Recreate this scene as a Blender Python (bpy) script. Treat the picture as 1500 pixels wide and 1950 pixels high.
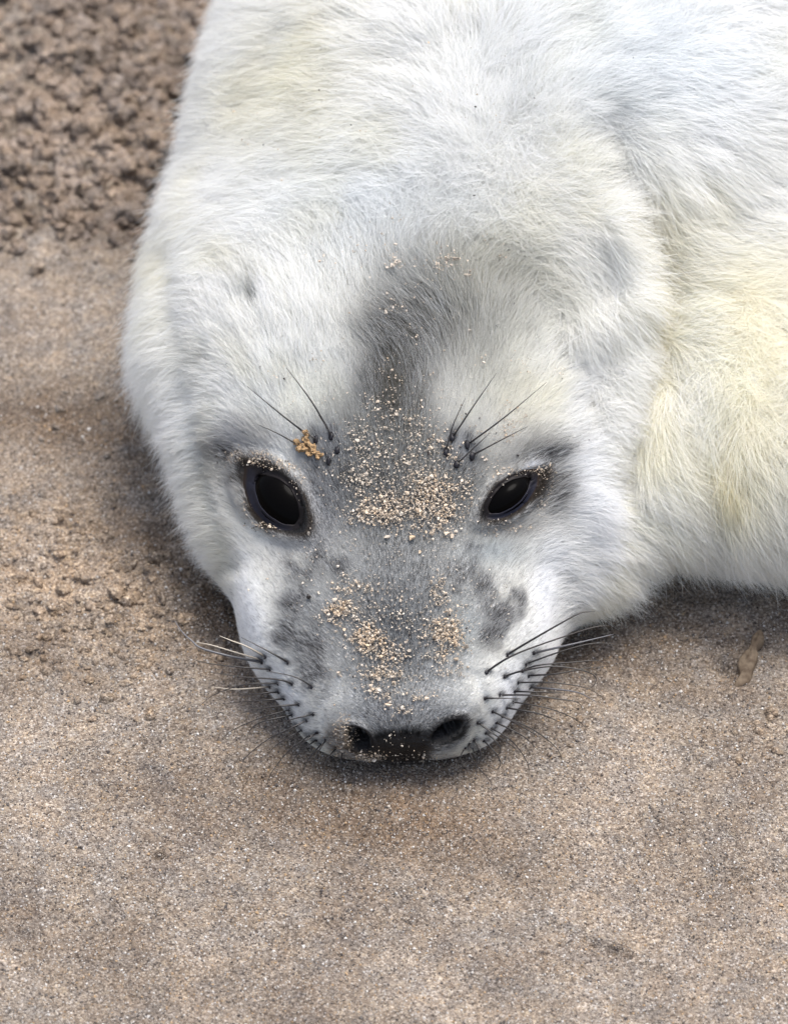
import bpy, math, os
import numpy as np
from mathutils import Vector
from mathutils.bvhtree import BVHTree

CLAY = bool(os.environ.get("CLAY"))
scene = bpy.context.scene
for o in list(bpy.data.objects):
    bpy.data.objects.remove(o)

# ------------------------------------------------------------------ camera, sky, sun, exposure
C7 = math.sqrt(0.5)
PX = 0.00025                                    # metres per photo pixel at the face
RIGHT = np.array([1.0, 0, 0]); UP = np.array([0, C7, C7]); FWD = np.array([0, C7, -C7])
DIST = 2.0
TARGET = np.array([0, 0.085, 0.085])
CAMP = TARGET - DIST * FWD
cam_d = bpy.data.cameras.new("camera"); cam = bpy.data.objects.new("camera", cam_d)
scene.collection.objects.link(cam); scene.camera = cam
cam.location = CAMP; cam.rotation_euler = (math.radians(45), 0, 0)
cam_d.sensor_fit = 'HORIZONTAL'; cam_d.sensor_width = 36.0
cam_d.lens = 36.0 * DIST / (1500 * PX)
cam_d.clip_start = 0.1; cam_d.clip_end = 500
cam_d.dof.use_dof = not CLAY
cam_d.dof.focus_distance = DIST - 0.02
cam_d.dof.aperture_fstop = 11.0

SUN_EL, SUN_AZ = math.radians(73), math.radians(45)     # azimuth measured from +y (behind the seal) towards +x
world = bpy.data.worlds.new("World"); scene.world = world; world.use_nodes = True
wn = world.node_tree
sky = wn.nodes.new("ShaderNodeTexSky"); sky.sky_type = 'NISHITA'; sky.sun_disc = False
sky.sun_elevation = SUN_EL; sky.sun_rotation = SUN_AZ
sky.air_density = 1.0; sky.dust_density = 4.0; sky.ozone_density = 1.0
bg = wn.nodes["Background"]; bg.inputs[1].default_value = 0.15
hs = wn.nodes.new('ShaderNodeHueSaturation'); hs.inputs['Saturation'].default_value = .75
wn.links.new(sky.outputs[0], hs.inputs['Color']); wn.links.new(hs.outputs[0], bg.inputs[0])
sd = bpy.data.lights.new("sun", 'SUN'); sd.energy = 1.85; sd.angle = math.radians(28); sd.color = (1.0, 0.975, 0.94)
sun = bpy.data.objects.new("sun", sd); scene.collection.objects.link(sun)
sdir = Vector((math.sin(SUN_AZ) * math.cos(SUN_EL), math.cos(SUN_AZ) * math.cos(SUN_EL), math.sin(SUN_EL)))
sun.rotation_euler = sdir.to_track_quat('Z', 'Y').to_euler(); sun.location = (0, 0, 3)
scene.view_settings.view_transform = 'Standard'; scene.view_settings.look = 'None'
scene.view_settings.gamma = 1.0; scene.view_settings.exposure = 0.9
scene.render.engine = 'CYCLES'
scene.cycles.max_bounces = 12; scene.cycles.diffuse_bounces = 8; scene.cycles.transmission_bounces = 8
scene.cycles.transparent_max_bounces = 8
scene.cycles.use_denoising = True
scene.cycles.denoiser = 'OPENIMAGEDENOISE'; scene.cycles.denoising_input_passes = 'RGB_ALBEDO_NORMAL'; scene.cycles.denoising_prefilter = 'ACCURATE'

def proj(P):
    rel = P - CAMP
    d = rel @ FWD
    return np.stack([750 + (rel @ RIGHT) / d * DIST / PX, 975 - (rel @ UP) / d * DIST / PX], -1)
def ray(px, py):
    d = FWD * DIST + RIGHT * (px - 750) * PX + UP * (975 - py) * PX
    return d / np.linalg.norm(d)

# ------------------------------------------------------------------ helpers
rng = np.random.default_rng(11)
def link(o, parent=None):
    scene.collection.objects.link(o)
    if parent is not None: o.parent = parent
    return o
def mesh_obj(name, V, F, mat, parent=None, smooth=True):
    me = bpy.data.meshes.new(name)
    V = np.asarray(V, np.float32)
    if isinstance(F, np.ndarray):
        n, k = F.shape
        me.vertices.add(len(V)); me.vertices.foreach_set("co", V.ravel())
        me.loops.add(n * k); me.loops.foreach_set("vertex_index", F.astype(np.int32).ravel())
        me.polygons.add(n); me.polygons.foreach_set("loop_start", np.arange(0, n * k, k, dtype=np.int32))
        me.update(calc_edges=True)
    else:
        me.from_pydata([tuple(v) for v in V], [], F)
    me.validate()
    me.polygons.foreach_set("use_smooth", np.full(len(me.polygons), smooth)); me.update()
    if mat: me.materials.append(mat)
    return link(bpy.data.objects.new(name, me), parent)
def vcol(o, name, col):
    a = o.data.attributes.new(name, 'FLOAT_COLOR', 'POINT')
    c = np.ones((len(o.data.vertices), 4), np.float32); c[:, :3] = col
    a.data.foreach_set("color", c.ravel())
def tag(o, label=None, cat=None, group=None, kind=None):
    for k, v in (("label", label), ("category", cat), ("group", group), ("kind", kind)):
        if v: o[k] = v
def sstep(a, b, x):
    t = np.clip((x - a) / (b - a), 0, 1); return t * t * (3 - 2 * t)
def norm(v): return v / np.maximum(np.linalg.norm(v, axis=-1, keepdims=True), 1e-12)
def hashf(ix, iy, iz, seed):
    h = (ix.astype(np.int64) * 374761393 + iy.astype(np.int64) * 668265263 + iz.astype(np.int64) * 2147483647 + seed * 974711) & 0xffffffff
    h = ((h ^ (h >> 13)) * 1274126177) & 0xffffffff
    h = ((h ^ (h >> 16)) * 2246822519) & 0xffffffff
    return ((h ^ (h >> 15)) & 0xffffff) / float(0xffffff)
def vnoise(P, scale, seed=0):
    """smooth value noise -1..1 of points P (N,2 or N,3), cell size = scale metres"""
    if P.shape[1] == 2: P = np.concatenate([P, np.zeros((len(P), 1))], 1)
    q = P / scale; i = np.floor(q).astype(np.int64); f = q - i; f = f * f * (3 - 2 * f)
    r = 0
    for dx in (0, 1):
        for dy in (0, 1):
            for dz in (0, 1):
                w = (f[:, 0] if dx else 1 - f[:, 0]) * (f[:, 1] if dy else 1 - f[:, 1]) * (f[:, 2] if dz else 1 - f[:, 2])
                r = r + w * hashf(i[:, 0] + dx, i[:, 1] + dy, i[:, 2] + dz, seed)
    return r * 2 - 1
def fbm(P, scale, oct=4, seed=0, gain=.5):
    r, a, t = 0, 1.0, 0
    for k in range(oct):
        r = r + a * vnoise(P, scale / 2 ** k, seed + 17 * k); t += a; a *= gain
    return r / t
def blob(px, py, cx, cy, rx, ry=None, ang=0, p=1.0):
    """soft patch 1 at its centre, 0.37 at the radius"""
    ry = ry or rx; a = math.radians(ang); dx, dy = px - cx, py - cy
    u = dx * math.cos(a) + dy * math.sin(a); v = -dx * math.sin(a) + dy * math.cos(a)
    return np.exp(-(((u / rx) ** 2 + (v / ry) ** 2) ** p))
def dist_poly(px, py, pts):
    best = np.full(px.shape, 1e9); 
    for (ax, ay), (bx, by) in zip(pts[:-1], pts[1:]):
        dx, dy = bx - ax, by - ay
        t = np.clip(((px - ax) * dx + (py - ay) * dy) / (dx * dx + dy * dy), 0, 1)
        best = np.minimum(best, np.hypot(px - ax - t * dx, py - ay - t * dy))
    return best

# ------------------------------------------------------------------ materials
class NT:
    def __init__(s, name):
        s.m = bpy.data.materials.new(name); s.m.use_nodes = True; s.t = s.m.node_tree
        s.p = s.t.nodes["Principled BSDF"]; s.out = s.t.nodes["Material Output"]
    def n(s, typ, **kw):
        nd = s.t.nodes.new(typ)
        for k, v in kw.items():
            if k[0] == 'i' and k[1:].isdigit(): nd.inputs[int(k[1:])].default_value = v
            elif hasattr(nd, k): setattr(nd, k, v)
            else: nd.inputs[k].default_value = v
        return nd
    def l(s, a, b): s.t.links.new(a, b)
    def ramp(s, fac, stops, interp='LINEAR'):
        r = s.t.nodes.new("ShaderNodeValToRGB"); r.color_ramp.interpolation = interp
        e = r.color_ramp.elements
        while len(e) < len(stops): e.new(0.5)
        for el, (p, c) in zip(e, stops): el.position = p; el.color = (*c, 1)
        s.l(fac, r.inputs[0]); return r.outputs[0]
    def mix(s, fac, a, b, mode='MIX'):
        m = s.t.nodes.new("ShaderNodeMix"); m.data_type = 'RGBA'; m.blend_type = mode
        if isinstance(fac, (int, float)): m.inputs[0].default_value = fac
        else: s.l(fac, m.inputs[0])
        for sock, v in ((m.inputs[6], a), (m.inputs[7], b)):
            if isinstance(v, tuple): sock.default_value = (*v, 1)
            else: s.l(v, sock)
        return m.outputs[2]

def mat_sand():
    t = NT("sand"); g = t.n("ShaderNodeTexCoord").outputs["Object"]
    v1 = t.n("ShaderNodeTexVoronoi", Scale=1150.0, Randomness=1.0); t.l(g, v1.inputs["Vector"])
    v2 = t.n("ShaderNodeTexVoronoi", Scale=640.0, Randomness=1.0); t.l(g, v2.inputs["Vector"])
    sep = t.n("ShaderNodeSeparateColor"); t.l(v1.outputs["Color"], sep.inputs[0])
    sep2 = t.n("ShaderNodeSeparateColor"); t.l(v2.outputs["Color"], sep2.inputs[0])
    grain = t.ramp(sep.outputs[0], [(0, (.015, .012, .011)), (.08, (.06, .048, .042)), (.25, (.145, .122, .103)), (.6, (.22, .192, .166)), (.85, (.33, .295, .26)), (1, (.55, .52, .49))])
    grain2 = t.ramp(sep2.outputs[1], [(0, (.02, .016, .014)), (.06, (.11, .09, .075)), (.5, (.20, .172, .148)), (.9, (.29, .245, .195)), (1, (.42, .37, .29))])
    c = t.mix(.4, grain, grain2)
    n1 = t.n("ShaderNodeTexNoise", Scale=14.0, Detail=6.0, Roughness=.6); t.l(g, n1.inputs["Vector"])
    n2 = t.n("ShaderNodeTexNoise", Scale=70.0, Detail=4.0, Roughness=.6); t.l(g, n2.inputs["Vector"])
    n3 = t.n("ShaderNodeTexNoise", Scale=6.0, Detail=3.0); t.l(g, n3.inputs["Vector"])
    damp = t.ramp(n1.outputs[0], [(.36, (.70, .66, .63)), (.5, (.95, .93, .90)), (.62, (1.20, 1.17, 1.13))])
    c = t.mix(1.0, c, damp, 'MULTIPLY')
    warm = t.ramp(n2.outputs[0], [(.35, (.88, .90, .93)), (.6, (1.06, 1.0, .92))])
    c = t.mix(1.0, c, warm, 'MULTIPLY')
    wet = t.n("ShaderNodeAttribute", attribute_name="damp")  # damp tint; on the sheet it also carries painted shade by the chin
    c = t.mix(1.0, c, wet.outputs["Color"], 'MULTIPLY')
    t.l(c, t.p.inputs["Base Color"]); t.p.inputs["Roughness"].default_value = .75
    t.p.inputs["Specular IOR Level"].default_value = .155
    b = t.n("ShaderNodeBump", Strength=.9, Distance=.0006); t.l(v1.outputs["Distance"], b.inputs["Height"]); b.invert = True
    b2 = t.n("ShaderNodeBump", Strength=.6, Distance=.003); t.l(n2.outputs[0], b2.inputs["Height"])
    t.l(b2.outputs[0], b.inputs["Normal"]); t.l(b.outputs[0], t.p.inputs["Normal"])
    return t.m

def mat_skin():
    t = NT("skin"); a = t.n("ShaderNodeAttribute", attribute_name="tint")
    g = t.n("ShaderNodeTexCoord").outputs["Object"]
    n = t.n("ShaderNodeTexNoise", Scale=900.0, Detail=3.0); t.l(g, n.inputs["Vector"])
    c = t.mix(1.0, a.outputs["Color"], t.ramp(n.outputs[0], [(.3, (.75, .75, .75)), (.7, (1.1, 1.1, 1.1))]), 'MULTIPLY')
    t.l(c, t.p.inputs["Base Color"])
    w = t.n("ShaderNodeAttribute", attribute_name="wet")
    r = t.n("ShaderNodeMapRange"); r.inputs[3].default_value = .8; r.inputs[4].default_value = .38
    t.p.inputs["Specular IOR Level"].default_value = .25; t.l(w.outputs["Fac"], r.inputs[0]); t.l(r.outputs[0], t.p.inputs["Roughness"])
    b = t.n("ShaderNodeBump", Strength=.9, Distance=.0010); t.l(n.outputs[0], b.inputs["Height"]); t.l(b.outputs[0], t.p.inputs["Normal"])
    return t.m

def mat_fur():
    t = NT("fur"); a = t.n("ShaderNodeAttribute", attribute_name="hair_tint")
    hi = t.n("ShaderNodeHairInfo")
    root = t.ramp(hi.outputs["Intercept"], [(0, (.94, .935, .92)), (.5, (1, 1, 1))])
    c = t.mix(1.0, a.outputs["Color"], root, 'MULTIPLY')
    t.l(c, t.p.inputs["Base Color"]); t.p.inputs["Roughness"].default_value = .5
    t.p.inputs["Specular IOR Level"].default_value = .25
    tr = t.n("ShaderNodeBsdfTranslucent"); t.l(c, tr.inputs[0])
    ms = t.n("ShaderNodeMixShader", i0=.58); t.l(t.p.outputs[0], ms.inputs[1]); t.l(tr.outputs[0], ms.inputs[2])
    t.l(ms.outputs[0], t.out.inputs[0])
    return t.m

def mat_plain(name, col, rough=.5, spec=.5, noise=None, col2=None, bump=0, coat=0):
    t = NT(name); t.p.inputs["Roughness"].default_value = rough; t.p.inputs["Specular IOR Level"].default_value = spec
    t.p.inputs["Base Color"].default_value = (*col, 1); t.p.inputs["Coat Weight"].default_value = coat
    t.p.inputs["Coat Roughness"].default_value = .03
    if noise:
        g = t.n("ShaderNodeTexCoord").outputs["Object"]
        n = t.n("ShaderNodeTexNoise", Scale=noise, Detail=4.0); t.l(g, n.inputs["Vector"])
        t.l(t.ramp(n.outputs[0], [(.35, col), (.65, col2 or col)]), t.p.inputs["Base Color"])
        if bump:
            b = t.n("ShaderNodeBump", Strength=.7, Distance=bump); t.l(n.outputs[0], b.inputs["Height"]); t.l(b.outputs[0], t.p.inputs["Normal"])
    return t.m
def mat_attr(name, attr, rough=.6, spec=.4, transl=0):
    t = NT(name); a = t.n("ShaderNodeAttribute", attribute_name=attr)
    t.l(a.outputs["Color"], t.p.inputs["Base Color"]); t.p.inputs["Roughness"].default_value = rough
    t.p.inputs["Specular IOR Level"].default_value = spec
    return t.m

M_SAND, M_SKIN, M_FUR = mat_sand(), mat_skin(), mat_fur()
M_EYE = mat_plain("eye", (.0022, .002, .002), .14, .02)
M_LID = mat_attr("eyelid", "tint", .45, .12)
M_WHISK = mat_attr("whisker", "hair_tint", .35, .5)
M_GRAIN = mat_attr("grain", "tint", .55, .5)

# ------------------------------------------------------------------ sand: one sheet to the horizon, fine where the photo looks
def sand_height(P):
    px, py = proj(np.concatenate([P, np.zeros((len(P), 1))], 1)).T
    z = 0.005 * fbm(P, .16, 3, 3) + 0.0032 * fbm(P * [1, 1.8], .045, 3, 5) + .0012 * fbm(P * [1, 1.5], .014, 2, 7) + .0006 * fbm(P, .006, 3, 9)
    # disturbed, clotted sand beside the body
    edge = fbm(P, .05, 3, 21) * 60
    clod = sstep(470, 360, py + edge) * sstep(560, 420, px)
    clod = np.maximum(clod, .55 * sstep(560, 470, py + edge) * sstep(40, 90, px + edge) * sstep(330, 180, px))
    cl = np.maximum(vnoise(P, .012, 31), 0) ** .7 * .010 + np.maximum(vnoise(P + .3, .0065, 37), 0) ** .7 * .0055 + np.maximum(vnoise(P + .7, .026, 33), 0) * .009
    z = z + clod * (cl * .6 + .0020 * vnoise(P, .004, 35))
    mid = sstep(850, 1000, py + edge) * sstep(1330, 1150, py + edge) * sstep(480, 330, px)
    z = z + mid * (.0045 * np.maximum(fbm(P * [1, 2.0], .016, 2, 41), -.2) + .0022 * np.maximum(vnoise(P * [1, 1.7], .006, 43), 0) ** .7 * 1.3)
    # small pits and marks
    for cx, cy, r, a in ((302, 1630, 11, .004), (1168, 1808, 13, .004), (1130, 1798, 8, .0025), (1190, 1816, 8, .003), (745, 1640, 35, .0012),
                         (1385, 1262, 24, .004), (1240, 1800, 30, .001), (60, 420, 26, .005), (950, 1680, 40, .0012)):
        z = z - 1.5 * a * blob(px, py, cx, cy, r, r * .6)
    z = z + .0015 * np.exp(-(dist_poly(px, py, [(1040, 1745), (1100, 1768), (1150, 1800), (1260, 1835)]) / 16) ** 2) - .0011 * np.exp(-(dist_poly(px, py, [(1060, 1775), (1130, 1805), (1240, 1850)]) / 14) ** 2)
    # the head has pressed a shallow hollow and pushed up a low rim
    d = np.hypot((P[:, 0] - .003) / 1.0, P[:, 1] - .085)
    z = z + .0022 * np.exp(-((d - .108) / .016) ** 2) - .003 * sstep(.10, .06, d)
    return z
def build_sand():
    def axis(lo, a, b, hi, fine, grow=1.25):
        mid = list(np.arange(a, b, fine)); out = []; x, st = a, fine
        while x > lo: st *= grow; x -= st; out.append(x)
        up = []; x, st = mid[-1], fine
        while x < hi: st *= grow; x += st; up.append(x)
        return np.array(out[::-1] + mid + up)
    xs = axis(-120, -.235, .235, 120, .0011); ys = axis(-20, -.23, .60, 300, .0011)
    X, Y = np.meshgrid(xs, ys); P = np.stack([X.ravel(), Y.ravel()], 1)
    near = (np.abs(P[:, 0]) < .6) & (P[:, 1] > -.6) & (P[:, 1] < 1.2)
    z = np.zeros(len(P)); z[near] = sand_height(P[near])
    fade = sstep(.6, .3, np.abs(P[:, 0])) * sstep(-.6, -.3, P[:, 1]) * sstep(1.2, .75, P[:, 1]); z *= fade
    nx, ny = len(xs), len(ys); i = (np.arange(ny - 1)[:, None] * nx + np.arange(nx - 1)[None]).ravel()
    F = np.stack([i, i + 1, i + nx + 1, i + nx], 1)
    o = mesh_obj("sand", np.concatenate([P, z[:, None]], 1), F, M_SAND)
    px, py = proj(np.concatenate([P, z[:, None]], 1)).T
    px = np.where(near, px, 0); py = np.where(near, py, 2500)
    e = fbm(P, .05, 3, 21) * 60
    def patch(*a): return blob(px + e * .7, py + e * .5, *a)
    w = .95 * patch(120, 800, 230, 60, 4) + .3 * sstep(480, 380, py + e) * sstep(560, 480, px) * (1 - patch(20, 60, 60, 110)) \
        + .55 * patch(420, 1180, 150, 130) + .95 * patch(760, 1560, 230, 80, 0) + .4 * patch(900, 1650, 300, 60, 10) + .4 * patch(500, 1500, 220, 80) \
        + .45 * patch(1180, 1250, 330, 70, -10) + .35 * patch(100, 1790, 200, 60) + .35 * patch(1380, 1680, 180, 50, 10) + .4 * patch(330, 1880, 200, 50, 8) + .3 * patch(1450, 1850, 120, 60)  # damp streaks; in front of the chin partly shade painted into the sand
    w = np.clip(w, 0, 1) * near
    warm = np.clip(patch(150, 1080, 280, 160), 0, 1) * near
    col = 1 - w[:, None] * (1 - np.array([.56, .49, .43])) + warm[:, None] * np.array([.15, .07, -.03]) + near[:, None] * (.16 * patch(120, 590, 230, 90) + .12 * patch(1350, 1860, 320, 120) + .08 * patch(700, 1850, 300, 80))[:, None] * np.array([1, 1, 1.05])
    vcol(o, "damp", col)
    tag(o, kind="structure"); o["label"] = "damp speckled beige beach sand the seal pup lies on"
    return o
sand = build_sand()

# ------------------------------------------------------------------ seal: signed distance field -> surface nets
def ell(P, c, r, rot=None):
    q = P - np.array(c)
    if rot is not None: q = q @ rot            # columns of rot = local axes
    r = np.array(r, np.float32)
    k0 = np.sqrt(((q / r) ** 2).sum(-1)); k1 = np.sqrt(((q / (r * r)) ** 2).sum(-1))
    return k0 * (k0 - 1) / np.maximum(k1, 1e-6)
def cap(P, a, b, ra, rb):
    a, b = np.array(a), np.array(b); ab = b - a
    t = np.clip(((P - a) @ ab) / (ab @ ab), 0, 1)
    return np.linalg.norm(P - a - t[..., None] * ab, axis=-1) - (ra + (rb - ra) * t)
def smin(a, b, k):
    h = np.clip(.5 + .5 * (b - a) / k, 0, 1); return b + (a - b) * h - k * h * (1 - h)
def smax(a, b, k): return -smin(-a, -b, k)
def rotx(deg):
    a = math.radians(deg); return np.array([[1, 0, 0], [0, math.cos(a), -math.sin(a)], [0, math.sin(a), math.cos(a)]])
def rotz(deg):
    a = math.radians(deg); return np.array([[math.cos(a), -math.sin(a), 0], [math.sin(a), math.cos(a), 0], [0, 0, 1]])
XC = 0.003
def sdf_head(P):
    S = P * [1, 1, 1]
    d = ell(S, (XC + .003, .172, .072), (.099, .100, .070))                              # cranium
    d = smin(d, ell(S, (XC + .006, .225, .086), (.106, .085, .072)), .03)
    d = smin(d, ell(S, (XC, .100, .050), (.079, .064, .052), rotx(10)), .025)   # cheeks at the eyes
    d = smin(d, ell(S, (XC, .050, .037), (.067, .050, .040), rotx(25)), .022)     # muzzle root
    for sx in (-1, 1):
        d = smin(d, ell(S, (XC + sx * .022, .021, .028), (.032, .031, .030)), .014)   # whisker pads
        d = smin(d, ell(S, (XC + sx * .047, .070, .034), (.030, .045, .036)), .016)    # lower cheek
    d = smin(d, ell(S, (XC + .0012, .007, .027), (.031, .021, .019), rotx(30)), .010)      # nose
    return d
def sdf_body(P):
    q = P * [1, 1, 1]
    d = ell(q, (.008, .222, .066), (.131, .120, .080))                            # neck rolls around the head
    d = smin(d, ell(q, (.045, .30, .085), (.153, .14, .095)), .04)
    d = smin(d, ell(q, (.063, .41, .100), (.148, .14, .110)), .04)
    d = smin(d, ell(q, (.054, .124, .044), (.072, .061, .047)), .03)             # jowl fur on the sand, right
    d = smin(d, ell(q, (-.034, .132, .045), (.060, .060, .048)), .03)            # and left
    b = q.copy(); b[..., 2] = b[..., 2] * 1.18
    d = smin(d, cap(b, (.10, .36, .115), (.40, .74, .15), .172, .225), .05)
    d = smin(d, cap(b, (.40, .74, .15), (.62, 1.15, .08), .225, .085), .06)
    d = smin(d, ell(q, (.230, .222, .061), (.180, .125, .077), rotz(13)), .035)    # chest and shoulder to the right
    return d
def seal_sdf(P): 
    d = smin(sdf_head(P), sdf_body(P), .022)
    return d
def graded(lo, a, b, hi, fine, grow=1.12, mx=.012):
    mid = list(np.arange(a, b, fine)); out = []; x, st = a, fine
    while x > lo: st = min(st * grow, mx); x -= st; out.append(x)
    up = []; x, st = mid[-1], fine
    while x < hi: st = min(st * grow, mx); x += st; up.append(x)
    return np.array(out[::-1] + mid + up)
def surface_nets(xs, ys, zs, f):
    nx, ny, nz = f.shape; s = f < 0
    acc = np.zeros((nx - 1, ny - 1, nz - 1, 3), np.float32); cnt = np.zeros((nx - 1, ny - 1, nz - 1), np.int32)
    quads = []; ax = (xs, ys, zs)
    G = np.stack(np.meshgrid(xs, ys, zs, indexing='ij'), -1)
    edges = []
    for a in range(3):
        sl0 = [slice(None)] * 3; sl1 = [slice(None)] * 3; sl0[a] = slice(0, -1); sl1[a] = slice(1, None)
        cr = s[tuple(sl0)] != s[tuple(sl1)]
        idx = np.argwhere(cr); j = idx.copy(); j[:, a] += 1
        f0 = f[tuple(idx.T)]; f1 = f[tuple(j.T)]; t = f0 / (f0 - f1)
        p = G[tuple(idx.T)] * (1 - t[:, None]) + G[tuple(j.T)] * t[:, None]
        b, c = (a + 1) % 3, (a + 2) % 3
        for db in (0, -1):
            for dc in (0, -1):
                k = idx.copy(); k[:, b] += db; k[:, c] += dc
                ok = np.all((k >= 0) & (k < np.array([nx - 1, ny - 1, nz - 1])), 1)
                np.add.at(acc, tuple(k[ok].T), p[ok]); np.add.at(cnt, tuple(k[ok].T), 1)
        edges.append((a, idx, f0 < 0))
    has = cnt > 0; vid = np.full(cnt.shape, -1, np.int64); vid[has] = np.arange(has.sum())
    V = acc[has] / cnt[has][:, None]
    Q = []
    for a, idx, neg in edges:
        b, c = (a + 1) % 3, (a + 2) % 3
        ok = (idx[:, b] > 0) & (idx[:, c] > 0) & (idx[:, b] < f.shape[b] - 1) & (idx[:, c] < f.shape[c] - 1)
        idx, neg = idx[ok], neg[ok]; vs = []
        for db, dc in ((0, 0), (-1, 0), (-1, -1), (0, -1)):
            k = idx.copy(); k[:, b] += db; k[:, c] += dc; vs.append(vid[tuple(k.T)])
        q = np.stack(vs, 1); q[~neg] = q[~neg][:, ::-1]; Q.append(q)
    return V, np.concatenate(Q)
def mesh_normals(V, F):
    n = np.cross(V[F[:, 2]] - V[F[:, 0]], V[F[:, 3]] - V[F[:, 1]])
    N = np.zeros_like(V)
    for k in range(4): np.add.at(N, F[:, k], n)
    return norm(N)

xs = graded(-.22, -.10, .11, .80, .0017); ys = graded(-.06, -.005, .20, 1.30, .0017); zs = graded(-.03, .0, .16, .36, .0017)
G = np.stack(np.meshgrid(xs, ys, zs, indexing='ij'), -1).reshape(-1, 3).astype(np.float32)
f = np.concatenate([seal_sdf(c) for c in np.array_split(G, 24)]).reshape(len(xs), len(ys), len(zs)).astype(np.float32)
SV, SF = surface_nets(xs, ys, zs, f); del G, f
SV = SV.astype(np.float64)

# ---- sculpting in place: creases, folds, sockets, nostrils
EYES = {  # centre px, long half axis, short half axis, tilt (deg, image y down)
    "left": (526, 952, 63, 36, 50), "right": (970, 944, 54, 25, -40)}
NOSTRILS = ((685, 1408, 25, 16, 50), (850, 1392, 29, 12.5, -32))
def almond(px, py, e, grow=0.0):
    cx, cy, a, b, ang = e; a, b = a + grow, b + grow; t = math.radians(ang)
    u = ((px - cx) * math.cos(t) + (py - cy) * math.sin(t)) / a; v = (-(px - cx) * math.sin(t) + (py - cy) * math.cos(t)) / b
    return np.abs(u) ** 1.7 + np.abs(v) ** 1.7         # <1 inside
def sculpt(V, F):
    N = mesh_normals(V, F); px, py = proj(V).T
    face = sstep(.05, .35, -(N @ FWD))
    d = np.zeros(len(V))
    def groove(pts, w, depth): 
        nonlocal d; d -= depth * np.exp(-(dist_poly(px, py, pts) / w) ** 2)
    def ridge(pts, w, h): groove(pts, w, -h)
    groove([(1150, 250), (1235, 420), (1262, 560), (1240, 700), (1205, 820), (1175, 900)], 42, .008)
    ridge([(1120, 620), (1170, 600), (1195, 700), (1160, 830), (1110, 960)], 45, .006)
    ridge([(1175, 420), (1205, 500), (1205, 580)], 36, .008)
    groove([(1300, 700), (1350, 850), (1360, 960)], 40, .005)
    groove([(1500, 500), (1478, 640), (1495, 780)], 22, .006)
    ridge([(1435, 560), (1425, 720)], 30, .003)
    groove([(345, 470), (352, 620), (372, 760), (395, 900), (440, 1080)], 20, .003)
    groove([(900, -40), (880, 60), (835, 110), (740, 120)], 34, .004)
    groove([(560, 60), (480, 180), (400, 330)], 40, .005)
    groove([(1100, 60), (1000, 110), (930, 150)], 40, .003)
    d -= .005 * blob(px, py, 480, 572, 12, 26, 25) + .004 * blob(px, py, 400, 680, 12, 22) + .004 * blob(px, py, 1112, 770, 20, 20)
    d += .003 * blob(px, py, 745, 760, 55, 110) - .0015 * blob(px, py, 640, 950, 50, 120) - .0015 * blob(px, py, 880, 960, 50, 120)
    for e in EYES.values():
        d += .0035 * np.exp(-((almond(px, py, e) - 1.9) / .7) ** 2)       # swelling round the eye
        d -= .006 * sstep(1.3, .8, almond(px, py, e))
    # nose: valleys beside it, pad fullness
    groove([(655, 1290), (615, 1350), (612, 1410)], 14, .0018); groove([(905, 1290), (925, 1340), (905, 1400)], 14, .0018)
    groove([(770, 1395), (772, 1460)], 9, .0015)
    for n in NOSTRILS:
        d += .002 * np.exp(-((almond(px, py, n) - 2.0) / .7) ** 2)
        d -= .013 * sstep(1.35, .55, almond(px, py, n))
    ridge([(470, 1110), (500, 1230)], 25, .0015); ridge([(1040, 1130), (1020, 1230)], 25, .002)
    V = V + N * (d * face)[:, None]
    V = V + N * (.0012 * fbm(V, .03, 2, 71) + .004 * sstep(.17, .3, np.hypot(V[:, 0], V[:, 1] - .1)) * fbm(V, .07, 2, 73))[:, None]
    return V
SV = sculpt(SV, SF); SN = mesh_normals(SV, SF)

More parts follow.
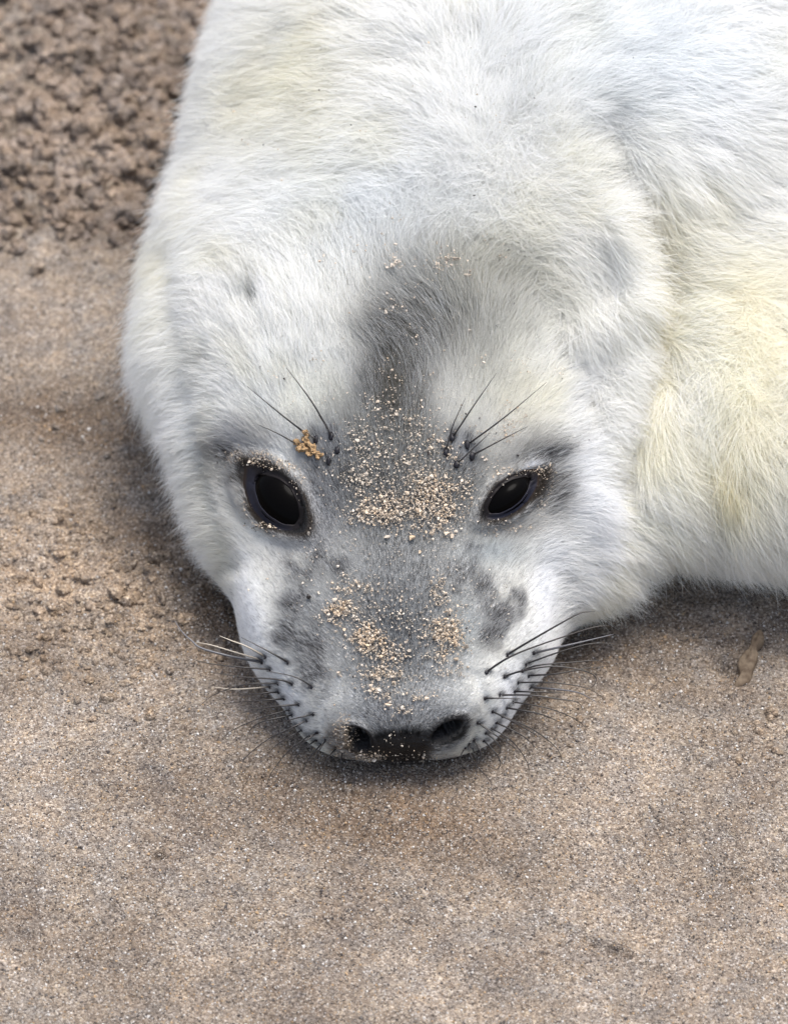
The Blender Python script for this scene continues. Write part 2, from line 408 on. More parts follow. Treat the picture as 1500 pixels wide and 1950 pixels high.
# ---- coat colour
GREY_SPOTS = ((602, 1050, 18, 22), (575, 1088, 20, 16), (550, 1215, 26, 26), (603, 1235, 26, 30), (600, 1285, 24, 30), (562, 1150, 22, 22),
    (893, 1085, 14, 26), (918, 1125, 18, 24), (945, 1165, 18, 20), (932, 1215, 20, 22), (985, 1145, 18, 12), (868, 1108, 14, 18), (962, 1195, 14, 16), (640, 1080, 20, 20), (905, 1045, 12, 10), (985, 1170, 12, 10))
def coat(P):
    px, py = proj(P).T; n = fbm(P, .012, 3, 51); n2 = fbm(P, .03, 3, 53); n3 = fbm(P, .006, 3, 57); n4 = fbm(P, .007, 3, 59); qx, qy = px + n * 14, py + n2 * 16
    c = np.tile(np.array([.94, .935, .90]), (len(P), 1))
    def lay(m, col): 
        nonlocal c; m = np.clip(m, 0, 1)[:, None]; c = c * (1 - m) + np.array(col) * m
    lay(.5 * sstep(.05, .5, n2) + .2 * sstep(1120, 1300, px) * sstep(350, 600, py), (.925, .90, .79))
    B = lambda *a: blob(qx, qy, *a)
    lay(.55 * B(330, 490, 22, 60) + .4 * B(420, 880, 14, 100) + .4 * B(440, 1060, 20, 70), (.86, .82, .68))
    lay(.4 * B(1440, 720, 70, 200) + .8 * B(1368, 905, 46, 55) + .2 * B(1250, 780, 40, 170) + .3 * B(1350, 560, 90, 120) + .4 * B(1240, 640, 26, 200) + .3 * B(1235, 400, 50, 80) + .4 * B(1130, 1110, 18, 120, 20), (.90, .84, .64))
    lay(.3 * B(600, 120, 90, 120, 30) + .3 * B(500, 200, 60, 80), (.82, .78, .62))
    # bluish silver hair over the crown and cheeks
    lay(.4 * B(720, 400, 220, 150) + .3 * B(600, 780, 180, 120), (.66, .70, .745))
    lay(.55 * B(1230, 110, 320, 170), (.82, .86, .90))  # blue of the skylight on the upper body, painted into the coat
    lay(.45 * B(850, 610, 110, 100), (.27, .27, .24))
    lay(.25 * B(960, 620, 80, 60) + .4 * B(930, 720, 70, 90), (.50, .50, .44))
    lay(.18 * B(790, 530, 110, 50), (.34, .35, .35))
    lay(.72 * B(790, 640, 85, 75) + .8 * B(745, 745, 55, 85) + .5 * B(760, 830, 80, 80), (.15, .14, .11))
    lay(.5 * B(960, 520, 110, 60, 20), (.45, .44, .36))
    lay(.85 * B(765, 940, 120, 120) + .6 * B(650, 900, 60, 80) + .5 * B(880, 930, 50, 70), (.18, .18, .165))
    lay(.5 * B(470, 850, 60, 40) + .6 * B(610, 950, 50, 80) + .35 * B(560, 1030, 60, 40) + .15 * B(420, 960, 30, 90), (.30, .30, .33))
    lay(.8 * blob(qx, qy, 448, 872, 30, 15, 35) + .6 * blob(qx, qy, 455, 930, 14, 50, -15), (.12, .09, .065))
    lay(.9 * B(1010, 905, 60, 55, -30) + .7 * B(1045, 940, 36, 56) + .5 * B(960, 1010, 70, 26), (.17, .16, .145))
    lay(.65 * B(760, 1130, 130, 140) + .7 * B(755, 1270, 120, 130) + .4 * B(580, 1180, 60, 100) + .25 * B(925, 1150, 60, 80), (.22, .23, .24))
    for cx, cy, rx, ry in GREY_SPOTS: lay(.85 * blob(px + n3 * 26, py + n4 * 30, cx, cy, rx, ry * 1.05), (.085, .08, .08))
    lay(.85 * B(1035, 1120, 32, 110) + .85 * B(965, 1330, 32, 90, 15) + .8 * B(478, 1170, 26, 90, -8) + .75 * B(550, 1320, 28, 75, -25) + .8 * B(1100, 920, 40, 160), (.93, .94, .955))
    lay(.7 * B(930, 1060, 60, 26) + .55 * B(880, 1200, 30, 60), (.62, .66, .68))
    for w in WHISKERS: lay(.9 * blob(px, py, w[1][0][0] + 1, w[1][0][1] + 1, 6, 5), (.03, .03, .035))
    for (x, y) in FOLL_BROW: lay(.95 * blob(px, py, x, y, 8, 12), (.02, .02, .03))
    lay(.45 * B(635, 850, 26, 30) + .45 * B(876, 858, 26, 28), (.55, .58, .64))
    lay(.75 * blob(px, py, 482, 574, 9, 24, 22) + .55 * blob(px, py, 398, 684, 8, 18, -15) + .5 * blob(px, py, 1112, 772, 10, 14, 30), (.20, .21, .20))
    for e in EYES.values(): lay(1.0 * sstep(2.7, 1.6, almond(qx, qy, e)), (.06, .048, .038))
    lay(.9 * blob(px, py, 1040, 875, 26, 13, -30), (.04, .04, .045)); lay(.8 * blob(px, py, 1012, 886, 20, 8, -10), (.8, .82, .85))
    for nn in NOSTRILS: lay(1.1 * sstep(3.2, 1.6, almond(qx, qy, nn)), (.035, .032, .032))
    lay(.6 * B(770, 1362, 120, 30), (.13, .13, .14))
    lay(.92 * blob(qx, qy, 856, 1392, 46, 26, -25, 2), (.03, .027, .027))
    lay(1.15 * np.maximum(np.maximum(blob(qx, qy, 765, 1414, 96, 34, 0, 2), blob(px, py, 768, 1446, 58, 24, 0, 2)), .95 * blob(qx, qy, 846, 1398, 50, 30, -15, 2)), (.013, .012, .012))
    lay(.9 * blob(qx, qy, 650, 1412, 24, 32, 0, 2) + .9 * blob(px, py, 680, 1450, 46, 16, 0, 2) + .4 * blob(px, py, 850, 1446, 30, 9, 0, 2), (.24, .175, .11))
    return c

# whiskers and brow hairs: (thickness, [(photo px, py) ...], pale) from root to tip
WHISKERS = [
 (1.0, [(549,1262),(505,1237),(459,1214)], 0), (1.0, [(506,1251),(469,1231),(440,1220),(418,1211)], 1),
 (1.5, [(499,1261),(439,1250),(384,1235),(367,1222),(348,1205),(333,1183)], 2), (.8, [(500,1258),(440,1240),(400,1228),(372,1223)], 1),
 (.8, [(594,1308),(561,1289),(506,1278)], 0), (1.0, [(557,1303),(529,1294),(469,1290),(397,1280)], 0), (.8, [(515,1308),(448,1313),(403,1308)], 1),
 (.8, [(542,1331),(486,1335),(427,1340)], 0), (.9, [(570,1342),(512,1347),(457,1359)], 0), (.7, [(531,1318),(480,1322),(440,1325)], 0),
 (.7, [(557,1362),(501,1374),(478,1388),(471,1404)], 0), (.7, [(597,1360),(550,1372),(497,1393)], 0), (.7, [(585,1372),(533,1397),(512,1411)], 0),
 (.6, [(576,1390),(533,1414),(512,1434)], 0), (.6, [(604,1395),(565,1425),(550,1449)], 0), (.6, [(602,1409),(567,1436),(552,1462)], 0),
 (.6, [(621,1409),(606,1432),(596,1462),(600,1490)], 0), (.5, [(640,1425),(622,1448),(616,1480),(624,1504)], 0), (.5, [(652,1432),(648,1462),(658,1488)], 0),
 (1.1, [(965,1247),(1029,1209),(1093,1173),(1112,1166),(1132,1165)], 0), (1.2, [(925,1281),(955,1260),(993,1241),(1072,1213),(1132,1194),(1162,1192)], 0),
 (1.3, [(1015,1244),(1093,1226),(1168,1208)], 2), (1.0, [(959,1289),(993,1278),(1051,1269),(1110,1277),(1134,1290),(1128,1308),(1104,1318)], 0),
 (.8, [(993,1278),(1025,1267),(1093,1261),(1140,1258),(1157,1269)], 0), (.9, [(1005,1287),(1061,1283),(1120,1272),(1155,1270)], 0),
 (1.2, [(1008,1309),(1061,1313),(1104,1320),(1136,1338)], 2), (.9, [(978,1317),(1029,1318),(1089,1320)], 0),
 (.9, [(950,1324),(1008,1324),(1061,1331),(1100,1338),(1110,1354)], 0), (.8, [(923,1330),(955,1330),(991,1331)], 0),
 (.9, [(963,1348),(1029,1360),(1068,1377)], 0), (.8, [(993,1343),(1042,1360),(1090,1358)], 0), (.8, [(937,1355),(974,1373),(1012,1395),(1030,1408)], 0),
 (.7, [(944,1376),(987,1397),(1010,1414),(1026,1432)], 0), (.7, [(909,1376),(944,1401),(974,1420),(991,1440)], 0),
 (.7, [(924,1395),(944,1412),(953,1429),(944,1440),(926,1438)], 0), (.7, [(901,1408),(914,1429),(914,1450),(899,1463),(880,1459)], 0),
 (.5, [(552,1352),(500,1366),(440,1392),(420,1412)], 0), (.5, [(566,1382),(520,1402),(470,1440),(455,1470)], 0), (.5, [(590,1400),(550,1430),(515,1475),(505,1508)], 0),
 (.6, [(530,1302),(470,1303),(410,1322),(380,1345)], 0), (.7, [(515,1275),(450,1270),(388,1262),(355,1250)], 0), (.5, [(612,1417),(585,1450),(570,1495)], 0),
 (.7, [(985,1300),(1050,1300),(1115,1310),(1150,1330)], 0), (.6, [(975,1337),(1040,1348),(1100,1372),(1122,1398)], 0), (.6, [(955,1364),(1010,1387),(1060,1425),(1072,1460)], 0),
 (.5, [(935,1387),(975,1412),(1005,1455),(1005,1490)], 0), (.8, [(1000,1265),(1070,1240),(1130,1225),(1180,1228)], 0), (.5, [(892,1416),(900,1450),(935,1490),(930,1510)], 0),
 (.6, [(920,1410),(942,1433),(953,1452),(945,1466),(928,1458)], 0), (.5, [(885,1424),(872,1450),(868,1470)], 0), (.5, [(899,1424),(908,1450),(906,1480)], 0),
]
BROW = [
 (.9, [(632,832),(600,775),(572,735),(545,700)], 0), (.6, [(632,832),(618,808),(606,790)], 0), (.9, [(580,824),(530,785),(470,735)], 0),
 (.7, [(572,850),(530,826),(490,808)], 0), (.6, [(603,838),(590,828),(575,818)], 0),
 (.9, [(860,835),(900,775),(945,710)], 0), (.7, [(848,862),(862,810),(886,758)], 0), (.9, [(888,848),(960,795),(1040,728)], 0),
 (.7, [(868,885),(905,850),(932,825)], 0), (.8, [(897,868),(950,840),(1004,812)], 0),
]
FOLL_BROW = [(603, 838), (632, 832), (643, 858), (627, 878), (860, 835), (848, 862), (888, 848), (868, 885), (897, 868)]
def leather(P):
    px, py = proj(P).T
    m = np.clip(np.maximum(blob(px, py, 764, 1434, 70, 34, 0, 3), blob(px, py, 820, 1405, 40, 20, -35, 3)) , 0, 1)
    for n in NOSTRILS: m = np.maximum(m, sstep(2.1, 1.3, almond(px, py, n)))
    for e in EYES.values(): m = np.maximum(m, sstep(1.9, 1.4, almond(px, py, e)))
    return m

seal = bpy.data.objects.new("seal_pup", None); link(seal)
tag(seal, "white furred seal pup with grey face lying chin down on the damp sand", "seal")
body = mesh_obj("body", SV, SF, M_SKIN, seal)
cc = coat(SV); lw = leather(SV); 
cc = cc * .85; cc = cc * (1 - lw[:, None]) + np.array([.008, .0075, .0075]) * lw[:, None]
vcol(body, "tint", cc)
wa = body.data.attributes.new("wet", 'FLOAT', 'POINT'); wa.data.foreach_set("value", lw.astype(np.float32))
bvh = BVHTree.FromPolygons([tuple(v) for v in SV], [tuple(map(int, q)) for q in SF])
def hit(px, py):
    loc, nrm, idx, dist = bvh.ray_cast(Vector(CAMP), Vector(ray(px, py)))
    return (np.array(loc), np.array(nrm)) if loc is not None else (None, None)
sbvh = BVHTree.FromPolygons([tuple(v.co) for v in sand.data.vertices], [tuple(p.vertices) for p in sand.data.polygons]) if False else None
print("seal verts", len(SV))

def frame_axes(ang):
    """photo-plane directions at the face: long axis and short axis of a tilted ellipse"""
    t = math.radians(ang)
    return RIGHT * math.cos(t) - UP * math.sin(t), -RIGHT * math.sin(t) - UP * math.cos(t)

# ------------------------------------------------------------------ eyes with their lids
def depth_of(p): return float((p - CAMP) @ FWD)
def at_depth(px, py, d):
    r = ray(px, py); return CAMP + r * (d / float(r @ FWD))
def build_eye(key, label):
    e = EYES[key]; cx, cy, a, b, ang = e; t = math.radians(ang)
    A = []; D = []
    for th in np.linspace(0, 2 * math.pi, 24, endpoint=False):
        u, v = 1.35 * a * math.cos(th), 1.45 * b * math.sin(th)
        x, y = cx + u * math.cos(t) - v * math.sin(t), cy + u * math.sin(t) + v * math.cos(t); p = hit(x, y)[0]
        if p is not None: A.append((1, x - cx, y - cy)); D.append(depth_of(p))
    k0, kx, ky = np.linalg.lstsq(np.array(A), np.array(D), rcond=None)[0]
    plane = lambda x, y: k0 + .8 * kx * (x - cx) + .8 * ky * (y - cy)
    def on_plane(x, y): return at_depth(x, y, plane(x, y))
    c0 = on_plane(cx, cy); U = norm(on_plane(cx + 10 * math.cos(t), cy + 10 * math.sin(t)) - c0); W = norm(on_plane(cx - 10 * math.sin(t), cy + 10 * math.cos(t)) - c0)
    Nn = norm(np.cross(U, W)); Nn = Nn if Nn @ FWD < 0 else -Nn
    W = np.cross(Nn, U)
    ra, rb, rc = a * PX * 1.18, b * PX * 1.45, .0125; cen = c0 - Nn * .0085
    nu, nv = 64, 40; V = []; F = []
    for j in range(nv + 1):
        ph = math.pi * j / nv
        for i in range(nu):
            th = 2 * math.pi * i / nu
            V.append(cen + ra * math.sin(ph) * math.cos(th) * U + rb * math.sin(ph) * math.sin(th) * W + rc * math.cos(ph) * Nn)
    for j in range(nv):
        for i in range(nu):
            F.append((j * nu + i, j * nu + (i + 1) % nu, (j + 1) * nu + (i + 1) % nu, (j + 1) * nu + i))
    eye = mesh_obj("eye", V, np.array(F), M_EYE, seal); eye["label"] = label
    B = np.stack([U / ra, W / rb, Nn / rc])
    def ball(x, y):
        r_ = ray(x, y); o_ = B @ (CAMP - cen); dd = B @ r_; qa = dd @ dd; qb = o_ @ dd; disc = qb * qb - qa * (o_ @ o_ - 1)
        return depth_of(CAMP + r_ * ((-qb - math.sqrt(disc)) / qa)) if disc > 0 else None
    n = 96; rows = []; tints = []
    # rows of the lid: from the skin over a rolled edge down onto the eyeball
    levels = [(1.9, -.0012, 0), (1.6, .0004, .15), (1.38, .0012, .35), (1.16, .0016, .6), (.98, .0014, .85), (.92, .0005, 1), (.88, .0000, 1), (.80, -.0006, 1)]
    for lv, off, w in levels:
        row = []
        for i in range(n):
            th = 2 * math.pi * i / n
            cu = math.copysign(abs(math.cos(th)) ** (2 / 1.7), math.cos(th)); sv = math.copysign(abs(math.sin(th)) ** (2 / 1.7), math.sin(th))
            lower = max(0.0, math.sin(th)) if key == "right" else max(0.0, math.sin(th) * .8 - math.cos(th) * .2)
            g = lv ** (1 / 1.7) * (1 - (.10 * lower if w > .5 else 0)); wob = 1 + .012 * math.sin(5 * th + cx) + .010 * math.sin(11 * th)
            u, v = a * cu * g * wob, b * sv * g * wob
            x, y = cx + u * math.cos(t) - v * math.sin(t), cy + u * math.sin(t) + v * math.cos(t)
            hp = hit(x, y)[0]; ds = min(depth_of(hp), plane(x, y) + .004) if hp is not None else plane(x, y)
            db = ball(x, y); db = plane(x, y) + .002 if db is None else db
            d = (1 - w) * ds + w * db - off
            row.append(at_depth(x, y, d))
            tints.append(np.array([.010, .008, .008]) + lower * np.array([.008, .011, .022]) * (1 if .3 < w else 0) + (w < .3) * np.array([.02, .013, .008]))
        rows.append(row)
    V = np.array(rows).reshape(-1, 3); F = []
    for j in range(len(rows) - 1):
        for i in range(n):
            F.append((j * n + i, j * n + (i + 1) % n, (j + 1) * n + (i + 1) % n, (j + 1) * n + i))
    lid = mesh_obj("eyelid", V, np.array(F), M_LID, eye); vcol(lid, "tint", np.array(tints))
build_eye("left", "wide open glossy black eye"); build_eye("right", "half closed glossy black eye")

# ------------------------------------------------------------------ tubes along a path
def catmull(P, n):
    P = np.array(P, float); P = np.vstack([2 * P[0] - P[1], P, 2 * P[-1] - P[-2]]); out = []
    for k in range(1, len(P) - 2):
        for t in np.linspace(0, 1, n, endpoint=False):
            a, b, c, d = P[k - 1:k + 3]
            out.append(.5 * (2 * b + (c - a) * t + (2 * a - 5 * b + 4 * c - d) * t * t + (3 * b - a - 3 * c + d) * t ** 3))
    out.append(P[-2]); return np.array(out)
def tube(name, pts, rad, mat, parent, sides=6):
    T = norm(np.gradient(pts, axis=0)); ref = -FWD
    A = norm(np.cross(T, ref)); B = np.cross(T, A); ang = np.linspace(0, 2 * math.pi, sides, endpoint=False)
    V = pts[:, None] + rad[:, None, None] * (A[:, None] * np.cos(ang)[None, :, None] + B[:, None] * np.sin(ang)[None, :, None])
    n = len(pts); V = V.reshape(-1, 3); F = []
    for j in range(n - 1):
        for i in range(sides):
            F.append((j * sides + i, j * sides + (i + 1) % sides, (j + 1) * sides + (i + 1) % sides, (j + 1) * sides + i))
    F.append(tuple(range(sides))[::-1]); F.append(tuple(range((n - 1) * sides, n * sides)))
    return mesh_obj(name, V, F, mat, parent)
def whisker(name, w, brow):
    th, path, pale = w
    p2 = catmull(path, 8); n = len(p2); s = np.linspace(0, 1, n)
    root = hit(*p2[0])[0]
    if root is None: return
    d0 = depth_of(root) + .0012; L = np.hypot(*np.diff(p2, axis=0).T).sum() * PX; P = []
    for k, (x, y) in enumerate(p2):
        d = d0 - .0035 * min(1, s[k] * 4) + (.10 if not brow else -.12) * L * s[k] ** 1.5
        hp = hit(x, y)[0]
        if hp is not None and k > 0: d = min(d, depth_of(hp) - (.0012 if not brow else .0040))
        q = at_depth(x, y, d)
        if q[2] < .006:
            r_ = ray(x, y); q = CAMP + r_ * ((.006 - CAMP[2]) / r_[2])
        P.append(q)
    P = np.array(P)
    for _ in range(3): P[1:-1] = .25 * P[:-2] + .5 * P[1:-1] + .25 * P[2:]
    o = tube(name, P, .00046 * (.75 * th + .32) * (1 - .8 * s ** 1.3), M_WHISK, seal)
    base = np.array([.012, .010, .010]); tip = {0: np.array([.035, .028, .022]), 1: np.array([.55, .48, .38]), 2: np.array([.13, .13, .14])}[pale]
    col = base + (tip - base) * np.repeat(s ** (.4 if pale else 1), 6)[:, None]
    vcol(o, "hair_tint", col)
    return o
def ico():
    p = (1 + 5 ** .5) / 2
    v = norm(np.array([(-1, p, 0), (1, p, 0), (-1, -p, 0), (1, -p, 0), (0, -1, p), (0, 1, p), (0, -1, -p), (0, 1, -p), (p, 0, -1), (p, 0, 1), (-p, 0, -1), (-p, 0, 1)], float))
    f = np.array([(0, 11, 5), (0, 5, 1), (0, 1, 7), (0, 7, 10), (0, 10, 11), (1, 5, 9), (5, 11, 4), (11, 10, 2), (10, 7, 6), (7, 1, 8), (3, 9, 4), (3, 4, 2), (3, 2, 6), (3, 6, 8), (3, 8, 9), (4, 9, 5), (2, 4, 11), (6, 2, 10), (8, 6, 7), (9, 8, 1)])
    return v, f
def subdiv(v, f):
    v = list(map(tuple, v)); mid = {}; out = []
    def m(a, b):
        k = (min(a, b), max(a, b))
        if k not in mid: v.append(tuple(norm((np.array(v[a]) + np.array(v[b]))))); mid[k] = len(v) - 1
        return mid[k]
    for a, b, c in f: x, y, z = m(a, b), m(b, c), m(c, a); out += [(a, x, z), (x, b, y), (z, y, c), (x, y, z)]
    return np.array(v), np.array(out)
ICO2 = subdiv(*ico())
M_FOLL = mat_plain("follicle", (.010, .009, .012), .5, .3)
def follicle(x, y, rx, ry, parent, h):
    p, nn = hit(x, y); iv, jf = ICO2
    n2 = norm(np.cross(nn, RIGHT)); n1 = np.cross(n2, nn); p = p + nn * h
    V = p + (iv[:, :1] * n1 * rx + iv[:, 1:2] * n2 * ry + iv[:, 2:] * nn * rx * .8) * PX * (1 + .15 * rng.normal(0, 1, (len(iv), 1)))
    mesh_obj("follicle", V, jf, M_FOLL, parent)
for w in WHISKERS:
    o = whisker("whisker", w, False)
    if o: follicle(w[1][0][0], w[1][0][1], 3.3 * (.6 + .4 * w[0]), 4, o, .0004)
used = set()
for w in BROW:
    o = whisker("brow_whisker", w, True); k = w[1][0]
    if k in FOLL_BROW and k not in used: used.add(k); follicle(k[0], k[1], 5, 8.5, o, .0012)
for k in FOLL_BROW:
    if k not in used: follicle(k[0], k[1], 5, 8.5, seal, .0012)

# ------------------------------------------------------------------ fur: real strands grown from the body's surface
def build_fur(NH):
    a, b, c, d = (SV[SF[:, k]] for k in range(4))
    area = .5 * np.linalg.norm(np.cross(c - a, d - b), axis=1); cen = (a + b + c + d) / 4
    px, py = proj(cen).T; fn = norm(np.cross(c - a, d - b)); facing = -(fn @ FWD)
    whead = 1 / (1 + np.exp(-(sdf_body(cen) - sdf_head(cen)) / .006))
    inn = (px > -140) & (px < 1640) & (py > -160) & (py < 1560) & (cen[:, 2] > -.002)
    dens = np.where(inn, 1.0, .04) * np.where(facing > -.25, 1, .15) * (cen[:, 2] > -.01)
    r = np.linalg.norm(cen - np.array([XC, -.02, .03]), axis=1)
    dens = dens * (1 + 5 * whead * sstep(.24, .12, r)) * (1 - leather(cen) * .99)
    w = area * dens; w /= w.sum()
    fi = rng.choice(len(w), NH, p=w); u, v = rng.random((2, NH, 1))
    root = (a[fi] * (1 - u) + b[fi] * u) * (1 - v) + (d[fi] * (1 - u) + c[fi] * u) * v
    VN = SN; n = norm((VN[SF[fi, 0]] * (1 - u) + VN[SF[fi, 1]] * u) * (1 - v) + (VN[SF[fi, 3]] * (1 - u) + VN[SF[fi, 2]] * u) * v)
    keep = rng.random(NH) > leather(root) * 1.1; root, n = root[keep], n[keep]
    px, py = proj(root).T; N = len(root)
    wh = 1 / (1 + np.exp(-(sdf_body(root) - sdf_head(root)) / .006))
    r = np.linalg.norm(root - np.array([XC, -.02, .03]), axis=1)
    # lie of the coat: away from the nose on the head, outwards, down and back on the body
    fh = norm(root - np.array([XC, -.02, .02])); fh[:, 2] *= .6
    side = np.tanh((root[:, 0] - .01 - .75 * np.maximum(root[:, 1] - .2, 0)) / .05)
    top = sstep(.10, .2, root[:, 2])
    fb = np.stack([side * .55 + .25 * top, .15 + .55 * top, -.85 + .35 * top], 1)
    whorl = blob(px, py, 800, 610, 110, 90)
    F = fh * wh[:, None] + fb * (1 - wh)[:, None] + whorl[:, None] * np.array([-.9, -.2, 0])
    def vn(scale, seed): return np.stack([vnoise(root, scale, seed), vnoise(root, scale, seed + 1), vnoise(root, scale, seed + 2)], 1)
    bodyish = 1 - wh * sstep(.26, .14, r)
    F = norm(F) + vn(.045, 101) * (.15 + .4 * bodyish)[:, None] + vn(.0065, 111) * (.08 + .30 * bodyish)[:, None] + vn(.0028, 121) * (.06 + .15 * bodyish)[:, None] + rng.normal(0, .10, (N, 3)) * (1 + bodyish)[:, None]
    T = norm(F - n * (F * n).sum(1, keepdims=True))
    L = wh * (.0030 + .0105 * sstep(.12, .24, r)) + (1 - wh) * .023
    L = L + .004 * wh * sstep(1020, 1150, px); L = L * (1 - .5 * blob(px, py, 770, 1340, 170, 70)) * (.65 + .6 * rng.random(N)) * (1 + .15 * vnoise(root, .01, 7))
    for e in EYES.values(): L = L * (1 - .55 * sstep(4.5, 2.0, almond(px, py, e)))
    lift = (.16 + .10 * sstep(.13, .22, r)) * wh + .36 * (1 - wh); lift = lift * (1 + .25 * rng.normal(0, 1, N)).clip(.3, 2)
    K = 5; t = np.linspace(0, 1, K)[None, :, None]
    bend = rng.normal(0, .12, (N, 1, 3)) * t ** 2
    P = root[:, None] + L[:, None, None] * (t * T[:, None] * np.sqrt(1 - np.minimum(lift, .9) ** 2)[:, None, None] + lift[:, None, None] * (t * 1.5 - .75 * t * t) * n[:, None] + bend)
    P[:, :, 2] -= (L * (1 - wh) * .18)[:, None] * t[:, :, 0] ** 2
    P[:, :, 2] = np.maximum(P[:, :, 2], .0015 + .0015 * rng.random((N, 1)))
    # colour: salt and pepper where the coat is grey
    col = coat(root); lum = col.mean(1); q = rng.random(N); mixw = sstep(.06, .22, lum) * sstep(.72, .40, lum)
    col = col * np.exp(rng.normal(0, .07, N) + .05 * vnoise(root, .005, 131) + .05 * vnoise(root, .02, 133))[:, None]
    dk = (q < .30) * mixw * .8; lt = (q > .62) * mixw * .75
    col = col * (1 - dk[:, None]) + np.array([.035, .033, .032]) * dk[:, None]
    col = col * (1 - lt[:, None]) + np.array([.74, .75, .75]) * lt[:, None]
    few = (rng.random(N) < .02 + .05 * sstep(.16, .10, r)) & (lum > .6) & (wh > .5); col[few] *= .35
    col = np.clip(col, .01, .95)
    rad = (.00005 + .00004 * bodyish) * (.8 + .4 * rng.random(N))
    R = rad[:, None] * np.array([1, .95, .8, .55, .15])[None]
    cu = bpy.data.hair_curves.new("fur"); cu.add_curves([K] * N)
    cu.attributes["position"].data.foreach_set("vector", P.astype(np.float32).ravel())
    ra = cu.attributes.get("radius") or cu.attributes.new("radius", 'FLOAT', 'POINT')
    ra.data.foreach_set("value", R.astype(np.float32).ravel())
    ca = cu.attributes.new("hair_tint", 'FLOAT_COLOR', 'CURVE'); cc = np.ones((N, 4), np.float32); cc[:, :3] = col
    ca.data.foreach_set("color", cc.ravel())
    cu.materials.append(M_FUR)
    link(bpy.data.objects.new("fur", cu), seal)
    print("hairs", N)
if not CLAY: build_fur(int(os.environ.get("NH", 600000)))

# ------------------------------------------------------------------ sand stuck on the face
def build_loose_sand(n):
    """coarse grains lying loose on the sheet, where the photo resolves them"""
    px = rng.uniform(-80, 1580, n); py = 480 + 1560 * rng.random(n) ** .75
    o = CAMP; D = FWD * DIST + RIGHT * (px[:, None] - 750) * PX + UP * (975 - py[:, None]) * PX
    P = o + D * (-o[2] / D[:, 2])[:, None]; P[:, 2] = sand_height(P[:, :2])
    v = np.array([(1, 0, 0), (-1, 0, 0), (0, 1, 0), (0, -1, 0), (0, 0, 1), (0, 0, -1)], float)
    f = np.array([(0, 2, 4), (2, 1, 4), (1, 3, 4), (3, 0, 4), (2, 0, 5), (1, 2, 5), (3, 1, 5), (0, 3, 5)])
    R = np.linalg.qr(rng.normal(0, 1, (n, 3, 3)))[0]
    rad = np.minimum(.00034 * np.exp(rng.normal(0, .38, n)), .0011)
    V = (v[None] * rng.uniform(.7, 1.35, (n, 6, 1))) @ R * rad[:, None, None] + P[:, None] + [0, 0, .00012]
    F = (f[None] + 6 * np.arange(n)[:, None, None]).reshape(-1, 3)
    q = rng.random(n)[:, None]; c = np.array([.25, .20, .155]) * (1 - q) + np.array([.35, .30, .245]) * q
    t = rng.random(n); c[t < .20] = [.06, .05, .045]; c[t > .86] = [.52, .49, .45]; c[(t > .80) & (t < .86)] = [.36, .24, .13]
    ob = mesh_obj("loose_sand", V.reshape(-1, 3), F, M_GRAIN, smooth=False); vcol(ob, "tint", np.repeat(c, 6, 0))
    tag(ob, "loose coarse grains of beige, dark and pale sand scattered over the beach", "sand", kind="stuff")
def build_crumbs():
    """damp sand broken up into crumbs beside the body and, smaller, left of the head"""
    v, f = subdiv(*ICO2); C = []; R = []
    def add(n, x0, x1, y0, y1, r0, r1, keep):
        X = rng.uniform(x0, x1, n); Y = rng.uniform(y0, y1, n)
        for x, y in zip(X, Y):
            if rng.random() > keep(x, y): continue
            D = ray(x, y); p = CAMP + D * (-CAMP[2] / D[2]); C.append(p); R.append(min(r0 * math.exp(rng.normal(0, .45)), r1))
    inside = lambda x, y: float(sstep(480, 370, y + .12 * (x - 200) + 45 * math.sin(x * .03) * math.sin(x * .011 + 1)) * (1 - .85 * math.exp(-((x - 10) / 80) ** 2 - ((y - 40) / 110) ** 2)))
    add(900, -60, 460, -60, 480, .0036, .009, inside)
    add(900, -60, 460, -60, 480, .0022, .006, inside)
    add(60, 20, 290, 410, 520, .0022, .0045, lambda x, y: math.exp(-((y - 400) / 90) ** 2))
    low = lambda x, y: math.exp(-((y - 1130 - .1 * x) / 130) ** 2) * math.exp(-((x - 160) / 190) ** 2)
    add(1500, -40, 430, 880, 1380, .0015, .0042, low)
    add(60, 60, 330, 720, 900, .0012, .003, lambda x, y: .6)
    add(40, 900, 1500, 1180, 1480, .0011, .0024, lambda x, y: .6)
    add(26, 1400, 1560, 1350, 1460, .0016, .0034, lambda x, y: 1)
    C = np.array(C); R = np.array(R); n = len(C); C[:, 2] = sand_height(C[:, :2]) + R * .05
    V = v[None] * R[:, None, None] * rng.uniform(.75, 1.25, (n, 1, 3)) * [1, 1, .75] + C[:, None]
    q = V.reshape(-1, 3); rr = np.repeat(R, len(v))[:, None]
    q = q + rr * (.42 * np.stack([vnoise(q, .004, k) for k in (61, 62, 63)], 1) + .22 * np.stack([vnoise(q, .0016, k) for k in (64, 65, 66)], 1))
    F = (f[None] + len(v) * np.arange(n)[:, None, None]).reshape(-1, 3)
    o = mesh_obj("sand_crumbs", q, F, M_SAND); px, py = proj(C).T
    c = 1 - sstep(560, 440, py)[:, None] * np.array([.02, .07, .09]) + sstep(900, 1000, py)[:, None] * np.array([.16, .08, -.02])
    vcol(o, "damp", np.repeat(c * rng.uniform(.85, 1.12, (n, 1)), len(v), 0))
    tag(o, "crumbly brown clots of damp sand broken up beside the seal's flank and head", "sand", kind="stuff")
build_crumbs()
if not CLAY: build_loose_sand(110000)

